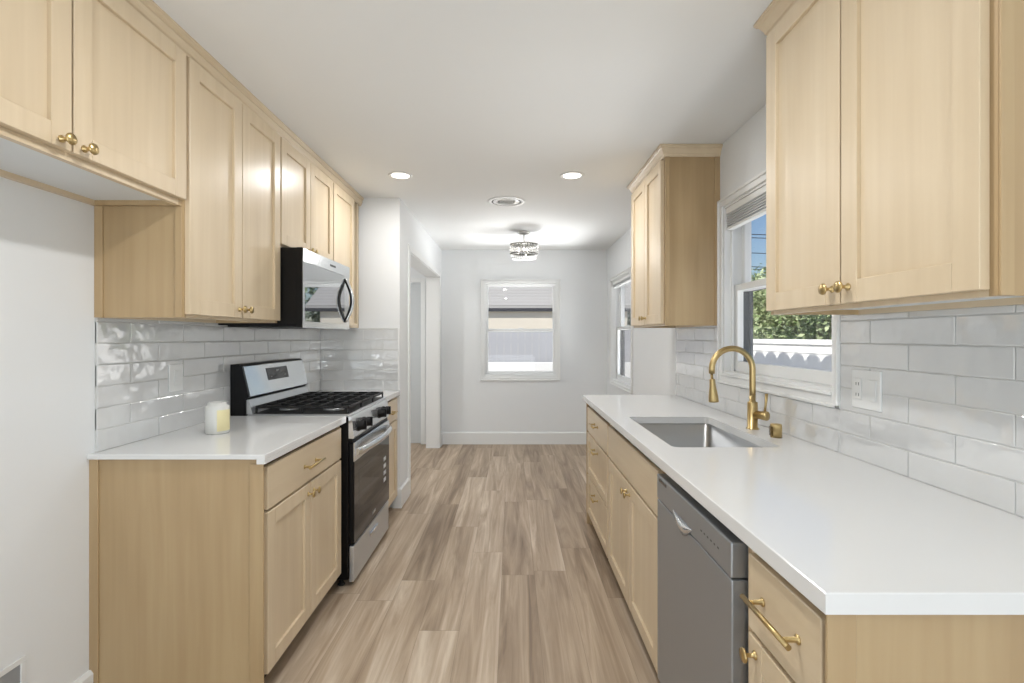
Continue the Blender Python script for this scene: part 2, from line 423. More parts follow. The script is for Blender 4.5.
# ------------------------------------------------------------------ windows (built in local u, depth v, z)
def window(name, op, mapf, rail, glass_in, label_scr=True):
    u0, u1, z0, z1 = op
    def B(mb, a0, a1, v0, v1, za, zb, bev=0.0):
        p = mapf(a0, v0); q = mapf(a1, v1)
        return mb.box(p[0], q[0], p[1], q[1], za, zb, bev)
    cw = 0.042
    mb = MB()                                 # casing on the room face (v<0) : stepped back-band profile
    for (a0, a1, za, zb) in ((u0-cw, u0, z0-cw, z1+cw), (u1, u1+cw, z0-cw, z1+cw), (u0, u1, z1, z1+cw), (u0, u1, z0-cw, z0)):
        B(mb, a0, a1, -0.012, 0, za, zb, 0.002)
    for (a0, a1, za, zb) in ((u0-cw, u0-cw+0.014, z0-cw, z1+cw), (u1+cw-0.014, u1+cw, z0-cw, z1+cw),
                             (u0-cw, u1+cw, z1+cw-0.014, z1+cw), (u0-cw, u1+cw, z0-cw, z0-cw+0.014)):
        B(mb, a0, a1, -0.020, -0.010, za, zb, 0.003)
    w = struct(name, mb, M_trim)
    mb = MB(); t = 0.012                      # jamb liner
    B(mb, u0, u0+t, 0, 0.15, z0, z1); B(mb, u1-t, u1, 0, 0.15, z0, z1)
    B(mb, u0+t, u1-t, 0, 0.15, z1-t, z1); B(mb, u0+t, u1-t, 0, 0.15, z0, z0+t+0.014)
    B(mb, u0+t, u0+t+0.012, 0.035, 0.05, z0+t, z1-t); B(mb, u1-t-0.012, u1-t, 0.035, 0.05, z0+t, z1-t)
    struct('jamb', mb, M_trim, w)
    st = 0.035
    a, b = u0+t, u1-t
    def sash(nm, v, za, zb, bot, top):
        mb = MB()
        B(mb, a, a+st, v, v+0.035, za, zb, 0.003); B(mb, b-st, b, v, v+0.035, za, zb, 0.003)
        B(mb, a+st, b-st, v, v+0.035, za, za+bot, 0.003); B(mb, a+st, b-st, v, v+0.035, zb-top, zb, 0.003)
        s_ = struct(nm, mb, M_trim, w)
        g = MB(); B(g, a+st-0.004, b-st+0.004, v+0.015, v+0.019, za+bot-0.004, zb-top+0.004)
        struct('pane', g, M_glass, s_)
    sash('upper_sash', 0.095, rail-0.018, z1-t, 0.035, 0.03)
    sash('lower_sash', 0.055, z0+t+0.014, rail+0.018, glass_in, 0.035)
    mb = MB()                                 # half insect screen outside the lower sash
    B(mb, a, a+0.007, 0.094, 0.149, z0+t+0.014, rail); B(mb, b-0.007, b, 0.094, 0.149, z0+t+0.014, rail)
    B(mb, a, a+0.028, 0.132, 0.146, z0+t+0.014, rail); B(mb, b-0.028, b, 0.132, 0.146, z0+t+0.014, rail)
    B(mb, a+0.028, b-0.028, 0.132, 0.146, z0+t+0.014, z0+t+0.034); B(mb, a+0.028, b-0.028, 0.132, 0.146, rail-0.02, rail)
    struct('screen_frame', mb, M_screen, w)
    mb = MB(); um = (u0+u1)/2
    B(mb, um-0.03, um+0.03, 0.06, 0.085, rail+0.018, rail+0.030, 0.003); struct('sash_lock', mb, M_plastic, w)
    return w, B
w1, B1 = window('window_1', W1, lambda u, v: (XR+v, u), 1.60, 0.055)
w2, B2 = window('window_2', W2, lambda u, v: (XR+v, u), 1.43, 0.05)
w3, B3 = window('window_3', W3, lambda u, v: (u, YB+v), 1.415, 0.045)
# apron and stool of the sink window
mb = MB(); B1(mb, W1[0]-0.0, W1[1]+0.0, -0.022, 0.05, W1[2]+0.0, W1[2]+0.014, 0.004); struct('stool', mb, M_trim, w1)

def blind(B, op, zt, nsl, label, v0=0.005):
    a, b = op[0]+0.016, op[1]-0.016
    if op is W3: zt, v0 = 2.022, -0.056
    t = thing('window_blind', label, 'blind', ((XR+0.02, (a+b)/2, zt-0.1) if op is not W3 else ((a+b)/2, YB+0.02, zt-0.1)), 'raised blinds in the windows')
    mb = MB(); B(mb, a, b, v0, v0+0.042, zt-0.034, zt, 0.003); make('headrail', mb, M_trim, t)
    mb = MB()
    for k in range(nsl): B(mb, a+0.004, b-0.004, v0+0.004, v0+0.038, zt-0.046-k*0.013, zt-0.040-k*0.013)
    if nsl: make('slat_stack', mb, M_blind, t)
    mb = MB(); zz = zt-0.042-nsl*0.013; B(mb, a+0.003, b-0.003, v0+0.002, v0+0.040, zz-0.014, zz, 0.003); make('bottom_rail', mb, M_trim, t)
blind(B1, W1, W1[3]-0.013, 5, 'white mini blind pulled up at the top of the window over the sink')
blind(B2, W2, W2[3]-0.013, 1, 'white blind pulled up in the dining window past the far wall cabinet')
blind(B3, W3, W3[3]-0.013, 0, 'white blind rolled up at the top of the back wall window')

# ------------------------------------------------------------------ tile backsplashes
TL, TH, TG, TD = 0.310, 0.0785, 0.003, 0.009
def tiles(name, axis, plane, sign, regions, phase, z0=0.915):
    """axis 'X': wall plane X=plane facing sign; u runs along Y. axis 'Y': u runs along X."""
    g = MB(); mb = MB(); bm = mb.bm
    def P(u, d, z): return (plane+sign*d, u, z) if axis == 'X' else (u, plane+sign*d, z)
    for (ua, ub, za, zb) in regions:
        p, q = P(ua, 0, za), P(ub, TD-0.003, zb); g.box(p[0], q[0], p[1], q[1], za, zb)
        for k in range(int((zb-z0)/TH)+2):
            r0, r1 = z0+k*TH, z0+(k+1)*TH
            if r0 >= zb-0.004 or r1 <= za+0.004: continue
            ph = phase+(TL/2 if k % 2 else 0)
            n0 = math.floor((ua-ph)/TL)
            for n in range(n0, n0+int((ub-ua)/TL)+3):
                rnd = random.Random(len(name)*7919+k*131+n*17+5)
                a, b = max(ph+n*TL+TG/2, ua), min(ph+(n+1)*TL-TG/2, ub)
                c, d = max(r0+TG/2, za), min(r1-TG/2, zb)
                if b-a < 0.006 or d-c < 0.004: continue
                tu, tz = rnd.uniform(-.0012, .0012), rnd.uniform(-.0007, .0007)
                def D(u, z): return TD+tu*((u-a)/(b-a)-.5)+tz*((z-c)/(d-c)-.5)
                i = 0.0022
                o = [bm.verts.new(P(u, 0.002, z)) for u, z in ((a, c), (b, c), (b, d), (a, d))]
                m = [bm.verts.new(P(u, D(u, z)-0.0009, z)) for u, z in ((a, c), (b, c), (b, d), (a, d))]
                t = [bm.verts.new(P(u, D(u, z), z)) for u, z in ((a+i, c+i), (b-i, c+i), (b-i, d-i), (a+i, d-i))]
                bm.faces.new(t)
                for j in range(4):
                    bm.faces.new((m[j], m[(j+1) % 4], t[(j+1) % 4], t[j])); bm.faces.new((o[j], o[(j+1) % 4], m[(j+1) % 4], m[j]))
    w = struct(name, mb, M_tile)
    struct('grout', g, M_grout, w)
    return w
tiles('wall_left_backsplash', 'X', XL, 1, [(1.768, YW-0.001, 0.915, 1.40)], 1.768)
tiles('wall_divider_backsplash', 'Y', YW, -1, [(XL+0.01, XH-0.012, 0.915, 1.40)], -1.62)
tiles('wall_right_backsplash', 'X', XR, -1, [(0.80, W1[0]-0.043, 0.915, 1.405), (W1[0]-0.043, W1[1]+0.043, 0.915, W1[2]-0.043),
                                             (W1[1]+0.043, 3.52, 0.915, 1.40)], 1.455)
struct('trim_3', MB().box(XH-0.013, XH-0.002, YW-0.012, YW, 0.915, 1.40, 0.002), M_trim)

# ------------------------------------------------------------------ hardware
def knob(parent, x, y, z, sx, nm='knob'):
    """mushroom knob with a rosette; sx = direction it points along X"""
    mb = MB().lathe([(0.0095, 0), (0.0095, 0.003), (0.0048, 0.005), (0.0045, 0.019), (0.0075, 0.021), (0.0150, 0.024), (0.0155, 0.0265), (0.0145, 0.029), (0, 0.0305)],
                    (x, y, z), (sx, 0, 0), 20)
    return make(nm, mb, M_brass, parent)
def pull(parent, x, yc, z, sx, ln):
    mb = MB()
    r = 0.0056; xo = x+sx*0.032
    for s in (-1, 1):
        mb.lathe([(0.0095, 0), (0.0095, 0.0025), (0.005, 0.004), (0.005, 0.032)], (x, yc+s*ln*0.36, z), (sx, 0, 0), 16)
    mb.tube([(xo, yc-ln/2, z), (xo, yc+ln/2, z)], r, 14)
    return make('handle', mb, M_brass, parent)
# shaker door / drawer front lying in the plane X = const, facing sx
def shaker(name, parent, x, sx, y0, y1, z0, z1, fr=0.058, th=0.020):
    xb = x-sx*th; xr = x-sx*0.011
    mb = MB(); bv = 0.0015
    def b(ya, yb, za, zb): mb.box(xb, x, ya, yb, za, zb, bv)
    b(y0, y0+fr, z0, z1); b(y1-fr, y1, z0, z1); b(y0+fr, y1-fr, z0, z0+fr); b(y0+fr, y1-fr, z1-fr, z1)
    d = make(name, mb, M_woodZ, parent)
    p = MB().box(xb+sx*0.001, xr, y0+fr-0.003, y1-fr+0.003, z0+fr-0.003, z1-fr+0.003)
    # small sloped sticking round the panel
    make('panel', p, M_woodZ, d)
    return d
def slab(name, parent, x, sx, y0, y1, z0, z1, th=0.020):
    return make(name, MB().box(x-sx*th, x, y0, y1, z0, z1, 0.002), M_woodY, parent)

# ------------------------------------------------------------------ wall cabinets
def crown_prof(x, sx, zb, zt, out=0.045):
    """(x,z) outline of a crown moulding growing in direction sx"""
    h = zt-zb
    P = [(0, 0), (0.008, 0), (0.010, 0.10*h), (0.014, 0.16*h), (0.016, 0.30*h), (0.022, 0.48*h), (out-0.012, 0.66*h), (out-0.006, 0.72*h), (out-0.004, 0.80*h), (out, 0.86*h), (out, h), (0, h)]
    return [(x+sx*a, zb+z) for a, z in P]
def wall_cabinet(label, sx, xw, xf, y0, y1, z0, z1, doors, knobs, white_under=True, near_side=True, dz0=0.012, group=None, dth=0.020, endfill=None):
    """xw wall plane, xf door front plane, carcass between; doors = [(ya,yb)], knobs=[(y,z)]"""
    xc = xf-sx*dth
    t = thing('wall_cabinet', label, 'cabinet', ((xw+xc)/2, (y0+y1)/2, z0), group)
    mb = MB(); th = 0.018
    a, b = (xw, xc)
    mb.box(a, b, y0, y0+th, z0, z1); mb.box(a, b, y1-th, y1, z0, z1); mb.box(a, b, y0+th, y1-th, z1-th, z1)
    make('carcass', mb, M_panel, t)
    # face frame behind the doors
    ff = MB(); f0 = xc-sx*0.019
    ff.box(f0, xc, y0+th, y1-th, z0, z0+0.03); ff.box(f0, xc, y0+th, y1-th, z1-0.045, z1-th)
    for (ya, yb) in zip([y0+th]+[d[1]-0.02 for d in doors[:-1]]+[y1-th-0.02], [y0+th+0.02]+[d[1]+0.02 for d in doors[:-1]]+[y1-th]):
        ff.box(f0, xc, ya, yb, z0+0.03, z1-0.045)
    make('face_frame', ff, M_woodZ, t)
    # bottom panel recessed above the rim, painted white
    make('bottom_panel', MB().box(xw, f0, y0+th, y1-th, z0+0.016, z0+0.026), M_underside if white_under else M_woodZ, t)
    make('back_rail', MB().box(xw, xw+sx*0.018, y0+th, y1-th, z0, z0+0.016), M_woodY, t)
    if near_side:                               # applied skin panel and its scribe strips on the side that shows
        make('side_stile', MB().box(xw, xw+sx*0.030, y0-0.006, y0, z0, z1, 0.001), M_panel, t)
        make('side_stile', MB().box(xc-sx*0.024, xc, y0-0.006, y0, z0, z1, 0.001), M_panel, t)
    ds = []
    for (ya, yb) in doors: ds.append(shaker('door', t, xf, sx, ya, yb, z0+dz0, z1-0.058))
    for (ky, kz, i) in knobs: knob(ds[i], xf, ky, kz, sx)
    return t
XUL = -1.165                                     # door face of the left wall cabinets
GL = 'maple wall cabinets on the left wall'
ZT = CEIL-0.012
wall_cabinet('two-door maple wall cabinet high over the empty fridge space, nearest on the left', 1, XL, XUL, 0.83, 1.765, 1.80, ZT,
             [(0.850, 1.303), (1.309, 1.762)], [(1.272, 1.842, 0), (1.340, 1.842, 1)], near_side=False, dz0=0.020, group=GL)
wall_cabinet('tall two-door maple wall cabinet between the fridge cabinet and the microwave', 1, XL, XUL, 1.771, 2.482, 1.40, ZT,
             [(1.780, 2.125), (2.131, 2.476)], [(2.102, 1.448, 0), (2.154, 1.448, 1)], group=GL)
wall_cabinet('short two-door maple wall cabinet directly above the microwave', 1, XL, XUL, 2.484, 3.212, 1.79, ZT,
             [(2.490, 2.845), (2.851, 3.206)], [(2.820, 1.825, 0), (2.876, 1.825, 1)], near_side=False, group=GL)
wall_cabinet('narrow single-door maple wall cabinet beyond the microwave', 1, XL, XUL, 3.214, 3.80, 1.40, ZT,
             [(3.222, 3.640)], [(3.252, 1.448, 0)], near_side=False, group=GL)
# fillers and continuous crown
mb = MB().prism(crown_prof(XUL-0.021, 1, ZT-0.052, CEIL-0.001, 0.031), 'Y', 0.83, YW-0.001)
tag(make('crown_molding', mb, M_woodY), 'light maple crown molding along the tops of the left wall cabinets', 'molding')

XUR = 0.855
def crown_right(parent, y0, y1, xf, ends=(True, True)):
    """crown on the front and both returning sides, mitred"""
    zb = CEIL-0.060; zt = CEIL-0.001; out = 0.040
    xc = xf+0.020
    mb = MB(); bm = mb.bm
    prof = crown_prof(0, 1, zb, zt, out)         # (offset, z)
    path = [(XR, y0, 0, -1), (xc, y0, -1, -1), (xc, y1, -1, 1), (XR, y1, 0, 1)]
    rings = [[bm.verts.new((px+ox*a, py+oy*a, z)) for a, z in prof] for (px, py, ox, oy) in path]
    n = len(prof)
    for A, B in zip(rings, rings[1:]):
        for i in range(n): bm.faces.new((A[i], A[(i+1) % n], B[(i+1) % n], B[i]))
    bm.faces.new(rings[0]); bm.faces.new(rings[-1][::-1])
    make('crown', mb, M_woodY, parent)
GR = 'maple wall cabinets on the right wall'
t = wall_cabinet('two-door maple wall cabinet at the upper right, nearest to the camera beside the window', -1, XR, XUR+0.003, 0.888, 1.668, 1.405, ZT,
                 [(0.903, 1.284), (1.290, 1.662)], [(1.256, 1.458, 0), (1.318, 1.458, 1)], group=GR)
crown_right(t, 0.888, 1.668, XUR+0.003)
t = wall_cabinet('two-door maple wall cabinet on the right wall between the two windows', -1, XR, XUR-0.005, 2.795, 3.515, 1.395, ZT,
                 [(2.815, 3.158), (3.164, 3.507)], [(3.132, 1.450, 0), (3.190, 1.450, 1)], group=GR)
crown_right(t, 2.795, 3.515, XUR-0.005)

# ------------------------------------------------------------------ base cabinets
def base_cabinet(label, sx, xw, xf, y0, y1, fronts, top=0.880, side=None, group=None):
    xc = xf-sx*0.020
    t = thing('base_cabinet', label, 'cabinet', ((xw+xc)/2, (y0+y1)/2, 0), group)
    th = 0.018; mb = MB()
    mb.box(xw, xc, y0, y0+th, 0.0 if side == 'near' else 0.10, top); mb.box(xw, xc, y1-th, y1, 0.0 if side == 'far' else 0.10, top)
    mb.box(xw, xc, y0+th, y1-th, 0.10, 0.118); mb.box(xw, xw+sx*0.01, y0+th, y1-th, 0.118, top)
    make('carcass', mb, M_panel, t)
    ff = MB(); f0 = xc-sx*0.019
    ff.box(f0, xc, y0+th, y1-th, top-0.03, min(top, 0.8795)); ff.box(f0, xc, y0+th, y1-th, 0.118, 0.14); ff.box(f0, xc, y0+th, y1-th, 0.66, 0.70)
    ff.box(f0, xc, y0+th, y0+th+0.02, 0.14, top-0.03); ff.box(f0, xc, y1-th-0.02, y1-th, 0.14, top-0.03)
    make('face_frame', ff, M_woodZ, t)
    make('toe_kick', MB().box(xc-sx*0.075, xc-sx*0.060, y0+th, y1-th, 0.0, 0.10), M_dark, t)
    if side:
        ys = y0 if side == 'near' else y1; s = -1 if side == 'near' else 1
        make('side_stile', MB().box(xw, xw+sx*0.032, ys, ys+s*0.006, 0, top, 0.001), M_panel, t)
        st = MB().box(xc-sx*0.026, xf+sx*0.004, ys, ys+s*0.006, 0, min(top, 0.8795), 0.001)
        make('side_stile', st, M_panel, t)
    for f in fronts:
        k = f[0]; ya, yb, za, zb = f[1:5]
        if k == 'slab': d = slab('drawer', t, xf, sx, ya, yb, za, zb)
        elif k == 'false': d = slab('false_front', t, xf, sx, ya, yb, za, zb)
        elif k == 'drawer': d = shaker('drawer', t, xf, sx, ya, yb, za, zb, 0.05)
        else: d = shaker('door', t, xf, sx, ya, yb, za, zb)
        for h in f[5:]:
            if h[0] == 'pull': pull(d, xf, h[1], h[2], sx, h[3])
            else: knob(d, xf, h[1], h[2], sx)
    return t
XBL = -0.885
GB = 'maple base cabinets'
base_cabinet('maple base cabinet with one drawer and two doors at the near left', 1, XL, XBL, 1.750, 2.583,
             [('slab', 1.785, 2.550, 0.702, 0.860, ('pull', 2.160, 0.776, 0.165)),
              ('door', 1.785, 2.164, 0.105, 0.692, ('knob', 2.137, 0.648)), ('door', 2.170, 2.550, 0.105, 0.692, ('knob', 2.197, 0.648))],
             side='near', group=GB, top=0.8965)
base_cabinet('narrow maple base cabinet between the gas range and the white partition wall', 1, XL, XBL, 3.365, 3.818,
             [('slab', 3.378, 3.800, 0.702, 0.860, ('pull', 3.59, 0.776, 0.14)), ('door', 3.378, 3.800, 0.105, 0.692, ('knob', 3.42, 0.648))], group=GB)
XBR = 0.535
t = base_cabinet('maple base cabinet holding three drawers at the far end of the right counter', -1, XR, XBR, 2.742, 3.505,
             [('slab', 2.760, 3.490, 0.668, 0.836, ('pull', 3.125, 0.765, 0.15)), ('drawer', 2.760, 3.490, 0.372, 0.656, ('pull', 3.125, 0.600, 0.15)),
              ('drawer', 2.760, 3.490, 0.088, 0.360, ('pull', 3.125, 0.305, 0.15))], side='far', group=GB)
base_cabinet('maple sink cabinet with two doors beneath the stainless steel sink', -1, XR, XBR, 1.800, 2.740,
             [('false', 1.810, 2.735, 0.668, 0.836), ('door', 1.810, 2.262, 0.088, 0.656, ('knob', 2.236, 0.612)), ('door', 2.268, 2.735, 0.088, 0.656, ('knob', 2.296, 0.612))], group=GB)
base_cabinet('narrow maple base cabinet at the near right with a long brass pull', -1, XR, XBR, 0.835, 1.155,
             [('slab', 0.852, 1.114, 0.676, 0.842, ('pull', 0.985, 0.764, 0.180)), ('door', 0.852, 1.114, 0.088, 0.664, ('knob', 1.082, 0.630))], side='near', group=GB)
# sink bowl occupies the sink base: its back part is open carcass

# ------------------------------------------------------------------ countertops
def counter_slab(y0, y1, xw, xf, drop_front=True, hole=None, drop_near=False):
    sx = 1 if xf > xw else -1
    mb = MB(); zt, zb, zd = 0.915, 0.897, 0.880
    if hole is None:
        mb.box(xw, xf, y0, y1, zb, zt, 0.002)
        mb.box(xf-sx*0.030, xf-sx*0.0005, y0+0.0005, y1-0.0005, zd, zb+0.003, 0.001)
    else:
        hx0, hx1, hy0, hy1 = hole
        r = 0.03
        out = [(min(xw, xf), y0), (max(xw, xf), y0), (max(xw, xf), y1), (min(xw, xf), y1)]
        inn = []
        for (cx, cy, a0) in ((hx0+r, hy0+r, 180), (hx1-r, hy0+r, 270), (hx1-r, hy1-r, 0), (hx0+r, hy1-r, 90)):
            for k in range(6):
                a = math.radians(a0+90*k/5); inn.append((cx+r*math.cos(a), cy+r*math.sin(a)))
        bm = mb.bm; m = len(inn)
        def ring(pts, z): return [bm.verts.new((p[0], p[1], z)) for p in pts]
        e = 0.002
        xa, xb = out[0][0], out[1][0]
        outT = ring([(xa+e, y0+e), (xb-e, y0+e), (xb-e, y1-e), (xa+e, y1-e)], zt); outM = ring(out, zt-e); outB = ring(out, zd)
        inT, inB = ring(inn, zt), ring(inn, zd)
        for O, I in ((outT, inT), (outB, inB)):
            for c in range(4):
                seg = [I[c*6+k] for k in range(6)]
                for k in range(5): bm.faces.new((O[c], seg[k], seg[k+1]))
                bm.faces.new((O[c], seg[5], I[((c+1)*6) % m], O[(c+1) % 4]))
        for A, B in ((outT, outM), (outM, outB)):
            for c in range(4): bm.faces.new((A[c], A[(c+1) % 4], B[(c+1) % 4], B[c]))
        for k in range(m): bm.faces.new((inT[k], inT[(k+1) % m], inB[(k+1) % m], inB[k]))
    return mb
cl = tag(make('countertop', counter_slab(1.735, 2.590, XL, -0.872), M_quartz), 'white quartz countertop left of the range with the candle jar on it', 'countertop', 'white quartz countertops')
tag(make('countertop', counter_slab(3.358, YW-0.001, XL, -0.872), M_quartz), 'small white quartz countertop between the range and the partition wall', 'countertop', 'white quartz countertops')
SH = (0.605, 1.020, 1.85, 2.56)
tag(make('countertop', counter_slab(0.797, 3.53, XR, 0.508, hole=SH), M_quartz), 'long white quartz countertop with the sink along the right wall', 'countertop', 'white quartz countertops')

# ------------------------------------------------------------------ sink
def sink():
    t = thing('kitchen_sink', 'rectangular stainless steel sink set under the right white counter', 'sink', (0.81, 2.2, 0.66))
    mb = MB(); bm = mb.bm
    def loop(x0, x1, y0, y1, z, r, n=6):
        v = []
        for (cx, cy, a0) in ((x0+r, y0+r, 180), (x1-r, y0+r, 270), (x1-r, y1-r, 0), (x0+r, y1-r, 90)):
            for k in range(n):
                a = math.radians(a0+90*k/(n-1)); v.append(bm.verts.new((cx+r*math.cos(a), cy+r*math.sin(a), z)))
        return v
    x0, x1, y0, y1 = SH
    ls = [loop(x0-0.02, x1+0.02, y0-0.02, y1+0.02, 0.8795, 0.04), loop(x0-0.004, x1+0.004, y0-0.004, y1+0.004, 0.8795, 0.03),
          loop(x0, x1, y0, y1, 0.874, 0.03), loop(x0+0.006, x1-0.006, y0+0.006, y1-0.006, 0.70, 0.03), loop(x0+0.018, x1-0.018, y0+0.018, y1-0.018, 0.682, 0.03),
          loop(x0+0.04, x1-0.04, y0+0.04, y1-0.04, 0.676, 0.03), loop(0.80, 0.86, 2.17, 2.23, 0.670, 0.0299)]
    for A, B in zip(ls, ls[1:]):
        m = len(A)
        for k in range(m):
            f = bm.faces.new((A[k], A[(k+1) % m], B[(k+1) % m], B[k])); f.smooth = True
    make('bowl', mb, M_sink, t)
    dr = MB().lathe([(0.0, 0.001), (0.018, 0.0), (0.03, 0.002), (0.044, 0.006), (0.046, 0.004), (0.046, -0.002), (0.03, -0.06), (0, -0.06)], (0.83, 2.2, 0.674), n=28)
    d = make('drain', dr, M_steel2, t)
    make('strainer', MB().lathe([(0, 0.012), (0.007, 0.012), (0.007, 0.002), (0.026, 0.001), (0.026, -0.001), (0, -0.001)], (0.83, 2.2, 0.679), n=20), M_steel, d)
sink()

# ------------------------------------------------------------------ faucet
def faucet():
    bx, by, z0 = 1.088, 2.226, 0.915
    t = thing('faucet', 'brushed brass gooseneck pull-down faucet standing behind the sink', 'faucet', (bx, by, z0))
    make('base', MB().lathe([(0.027, 0), (0.027, 0.004), (0.022, 0.007), (0.022, 0.118), (0.0205, 0.122), (0.0135, 0.124), (0.0135, 0.15)], (bx, by, z0)), M_brass, t)
    R = 0.092; top = z0+0.376-0.013-R
    pts = [(bx, by, z0+0.12), (bx, by, z0+0.18), (bx, by, top)]
    for k in range(1, 17):
        a = PI*k/16; pts.append((bx-R+R*math.cos(a), by-0.0*k, top+R*math.sin(a)))
    xe = bx-2*R
    pts.append((xe-0.001, by, top-0.022))
    make('spout', MB().tube(pts, 0.0135, 18), M_brass, t)
    pts2 = [(xe-0.001, by, top-0.020), (xe+0.002, by, top-0.05)]
    h = MB().tube(pts2, 0.006, 12)
    make('hose', h, M_brass, t)
    ax = (0.06, 0, -1)
    make('spray_head', MB().lathe([(0.0115, 0), (0.0125, 0.002), (0.0125, 0.018), (0.0135, 0.021), (0.0145, 0.035), (0.0205, 0.075), (0.0225, 0.100), (0.0215, 0.104), (0.012, 0.105), (0, 0.103)], (xe+0.002, by, top-0.046), ax), M_brass, t)
    # horizontal valve body towards the window side / camera, lever up
    d = Vector((0.55, -0.83, 0)).normalized()
    o = Vector((bx, by, z0+0.066))+d*0.012
    v = make('valve', MB().lathe([(0.0185, 0), (0.0185, 0.034), (0.0205, 0.036), (0.0205, 0.056), (0.018, 0.059), (0, 0.060)], o, d), M_brass, t)
    e = o+d*0.045
    make('lever', MB().tube([e+Vector((0, 0, 0.016)), e+Vector((0.004, 0, 0.05)), e+Vector((0.008, 0, 0.098))], 0.005, 12, taper=[0.0055, 0.005, 0.0065]), M_brass, v)
faucet()
def air_gap():
    x, y = 1.095, 2.04
    t = thing('air_gap', 'short brass air gap cap standing right of the faucet', 'air gap', (x, y, 0.915))
    make('cap', MB().lathe([(0.0225, 0), (0.0225, 0.050), (0.0205, 0.055), (0, 0.056)], (x, y, 0.915)), M_brass, t)
    mb = MB()
    for k in range(7): mb.box(x-0.0235, x-0.0195, y-0.012, y+0.012, 0.924+k*0.0052, 0.926+k*0.0052)
    make('vent_slots', mb, M_brassd, t)
air_gap()

# ------------------------------------------------------------------ gas range
def stove():
    Y0, Y1 = 2.600, 3.350; YC = (Y0+Y1)/2
    XB, XF = XL+0.012, -0.865
    t = thing('gas_range', 'stainless steel and black freestanding gas range between the left counters', 'range', (-1.16, YC, 0))
    b = MB().box(XB, XF, Y0, Y1, 0.045, 0.905, 0.003)
    make('body', b, M_black, t)
    for x in (XF-0.05, XB+0.06):
        for y in (Y0+0.04, Y1-0.04):
            make('foot', MB().lathe([(0.018, 0), (0.020, 0.006), (0.012, 0.012), (0.009, 0.046)], (x, y, 0.0), n=14), M_rubber, t)
    # cooktop
    ct = make('cooktop', MB().box(XB+0.085, XF+0.010, Y0+0.004, Y1-0.004, 0.905, 0.921, 0.004), M_steel, t)
    make('cooktop_well', MB().box(XB+0.10, XF-0.006, Y0+0.02, Y1-0.02, 0.9205, 0.9235, 0.001), M_black, ct)
    # backguard: black end caps, tilted stainless panel, lower riser
    zb, z1, z2 = 0.905, 1.012, 1.176
    xw = XB; xt = -1.425; xm = -1.388
    make('backguard', MB().prism([(xw, zb), (xm-0.02, zb), (xm-0.02, z1-0.01), (xm-0.004, z1), (xt-0.004, z2), (xt-0.02, z2+0.008), (xw, z2+0.008)], 'Y', Y0, Y1), M_black, t)
    pn = make('control_panel', MB().prism([(xm-0.006, z1+0.004), (xm, z1+0.002), (xt, z2-0.004), (xt-0.008, z2+0.002)], 'Y', Y0+0.012, Y1-0.004), M_steel2, t)
    def slp(y0, y1, f0, f1, off, th):   # rectangle on the tilted face
        p0 = Vector((xm, 0, z1+0.002)); p1 = Vector((xt, 0, z2-0.004)); n = Vector((p1.z-p0.z, 0, p0.x-p1.x)).normalized()
        a = p0.lerp(p1, f0)+n*off; c = p0.lerp(p1, f1)+n*off
        return [(a.x-n.x*th, a.z-n.z*th), (a.x, a.z), (c.x, c.z), (c.x-n.x*th, c.z-n.z*th)], y0, y1
    o, a, c = slp(2.835, 3.095, 0.42, 0.86, 0.0015, 0.004)
    dp = make('display', MB().prism(o, 'Y', a, c), M_blackglass, pn)
    dm = plain('display_print', (150, 152, 154), 0.4)
    for ya, yb, fa, fb in ((2.950, 2.985, 0.72, 0.77), (2.870, 2.885, 0.52, 0.55), (3.045, 3.060, 0.52, 0.55)):
        oo, aa, cc = slp(ya, yb, fa, fb, 0.0022, 0.001); make('display_mark', MB().prism(oo, 'Y', aa, cc), dm, dp)
    make('riser', MB().prism([(xm-0.022, 0.921), (xm+0.012, 0.921), (xm-0.006, 0.996), (xm-0.022, 0.996)], 'Y', Y0+0.008, Y1-0.006), M_steel, t)
    # burners
    gx0, gx1 = XB+0.118, XF-0.004
    for (x, y, r) in ((gx0+0.12, Y0+0.16, .038), (gx1-0.13, Y0+0.16, .045), ((gx0+gx1)/2, YC, .042), (gx0+0.12, Y1-0.16, .032), (gx1-0.13, Y1-0.16, .048)):
        bu = make('burner', MB().lathe([(r+0.012, 0), (r+0.010, 0.010), (r, 0.012)], (x, y, 0.9235), n=28), M_steel, t)
        make('burner_cap', MB().lathe([(r, 0), (r+0.002, 0.006), (r-0.004, 0.010), (0, 0.011)], (x, y, 0.9355), n=28), M_iron, bu)
    # three continuous grates
    zt = 0.962; w = 0.009
    ws = (Y1-Y0-0.05)/3
    for g in range(3):
        a = Y0+0.025+g*ws; b_ = a+ws-0.004
        mb = MB()
        def bar(x0, x1, y0, y1, zz0=zt-0.014, zz1=zt): mb.box(x0, x1, y0, y1, zz0, zz1, 0.002)
        bar(gx0, gx1, a, a+w); bar(gx0, gx1, b_-w, b_); bar(gx0, gx0+w, a, b_); bar(gx1-w, gx1, a, b_)
        ym = (a+b_)/2; bar(gx0, gx1, ym-w/2, ym+w/2)
        for k in range(1, 6):
            xx = gx0+(gx1-gx0)*k/6; bar(xx-w/2, xx+w/2, a, b_)
        for x in (gx0, gx1-w, (gx0+gx1)/2-w/2):
            for y in (a, b_-w): mb.box(x, x+w, y, y+w, 0.9235, zt-0.012)
        make('grate', mb, M_iron, t)
    # front: sloped control strip, knobs, door, drawer
    XD = -0.835
    cf = make('control_strip', MB().prism([(XF, 0.792), (XD-0.004, 0.792), (XD-0.002, 0.80), (XD-0.012, 0.898), (XD-0.030, 0.914), (XF, 0.914)], 'Y', Y0+0.004, Y1-0.004), M_steel2, t)
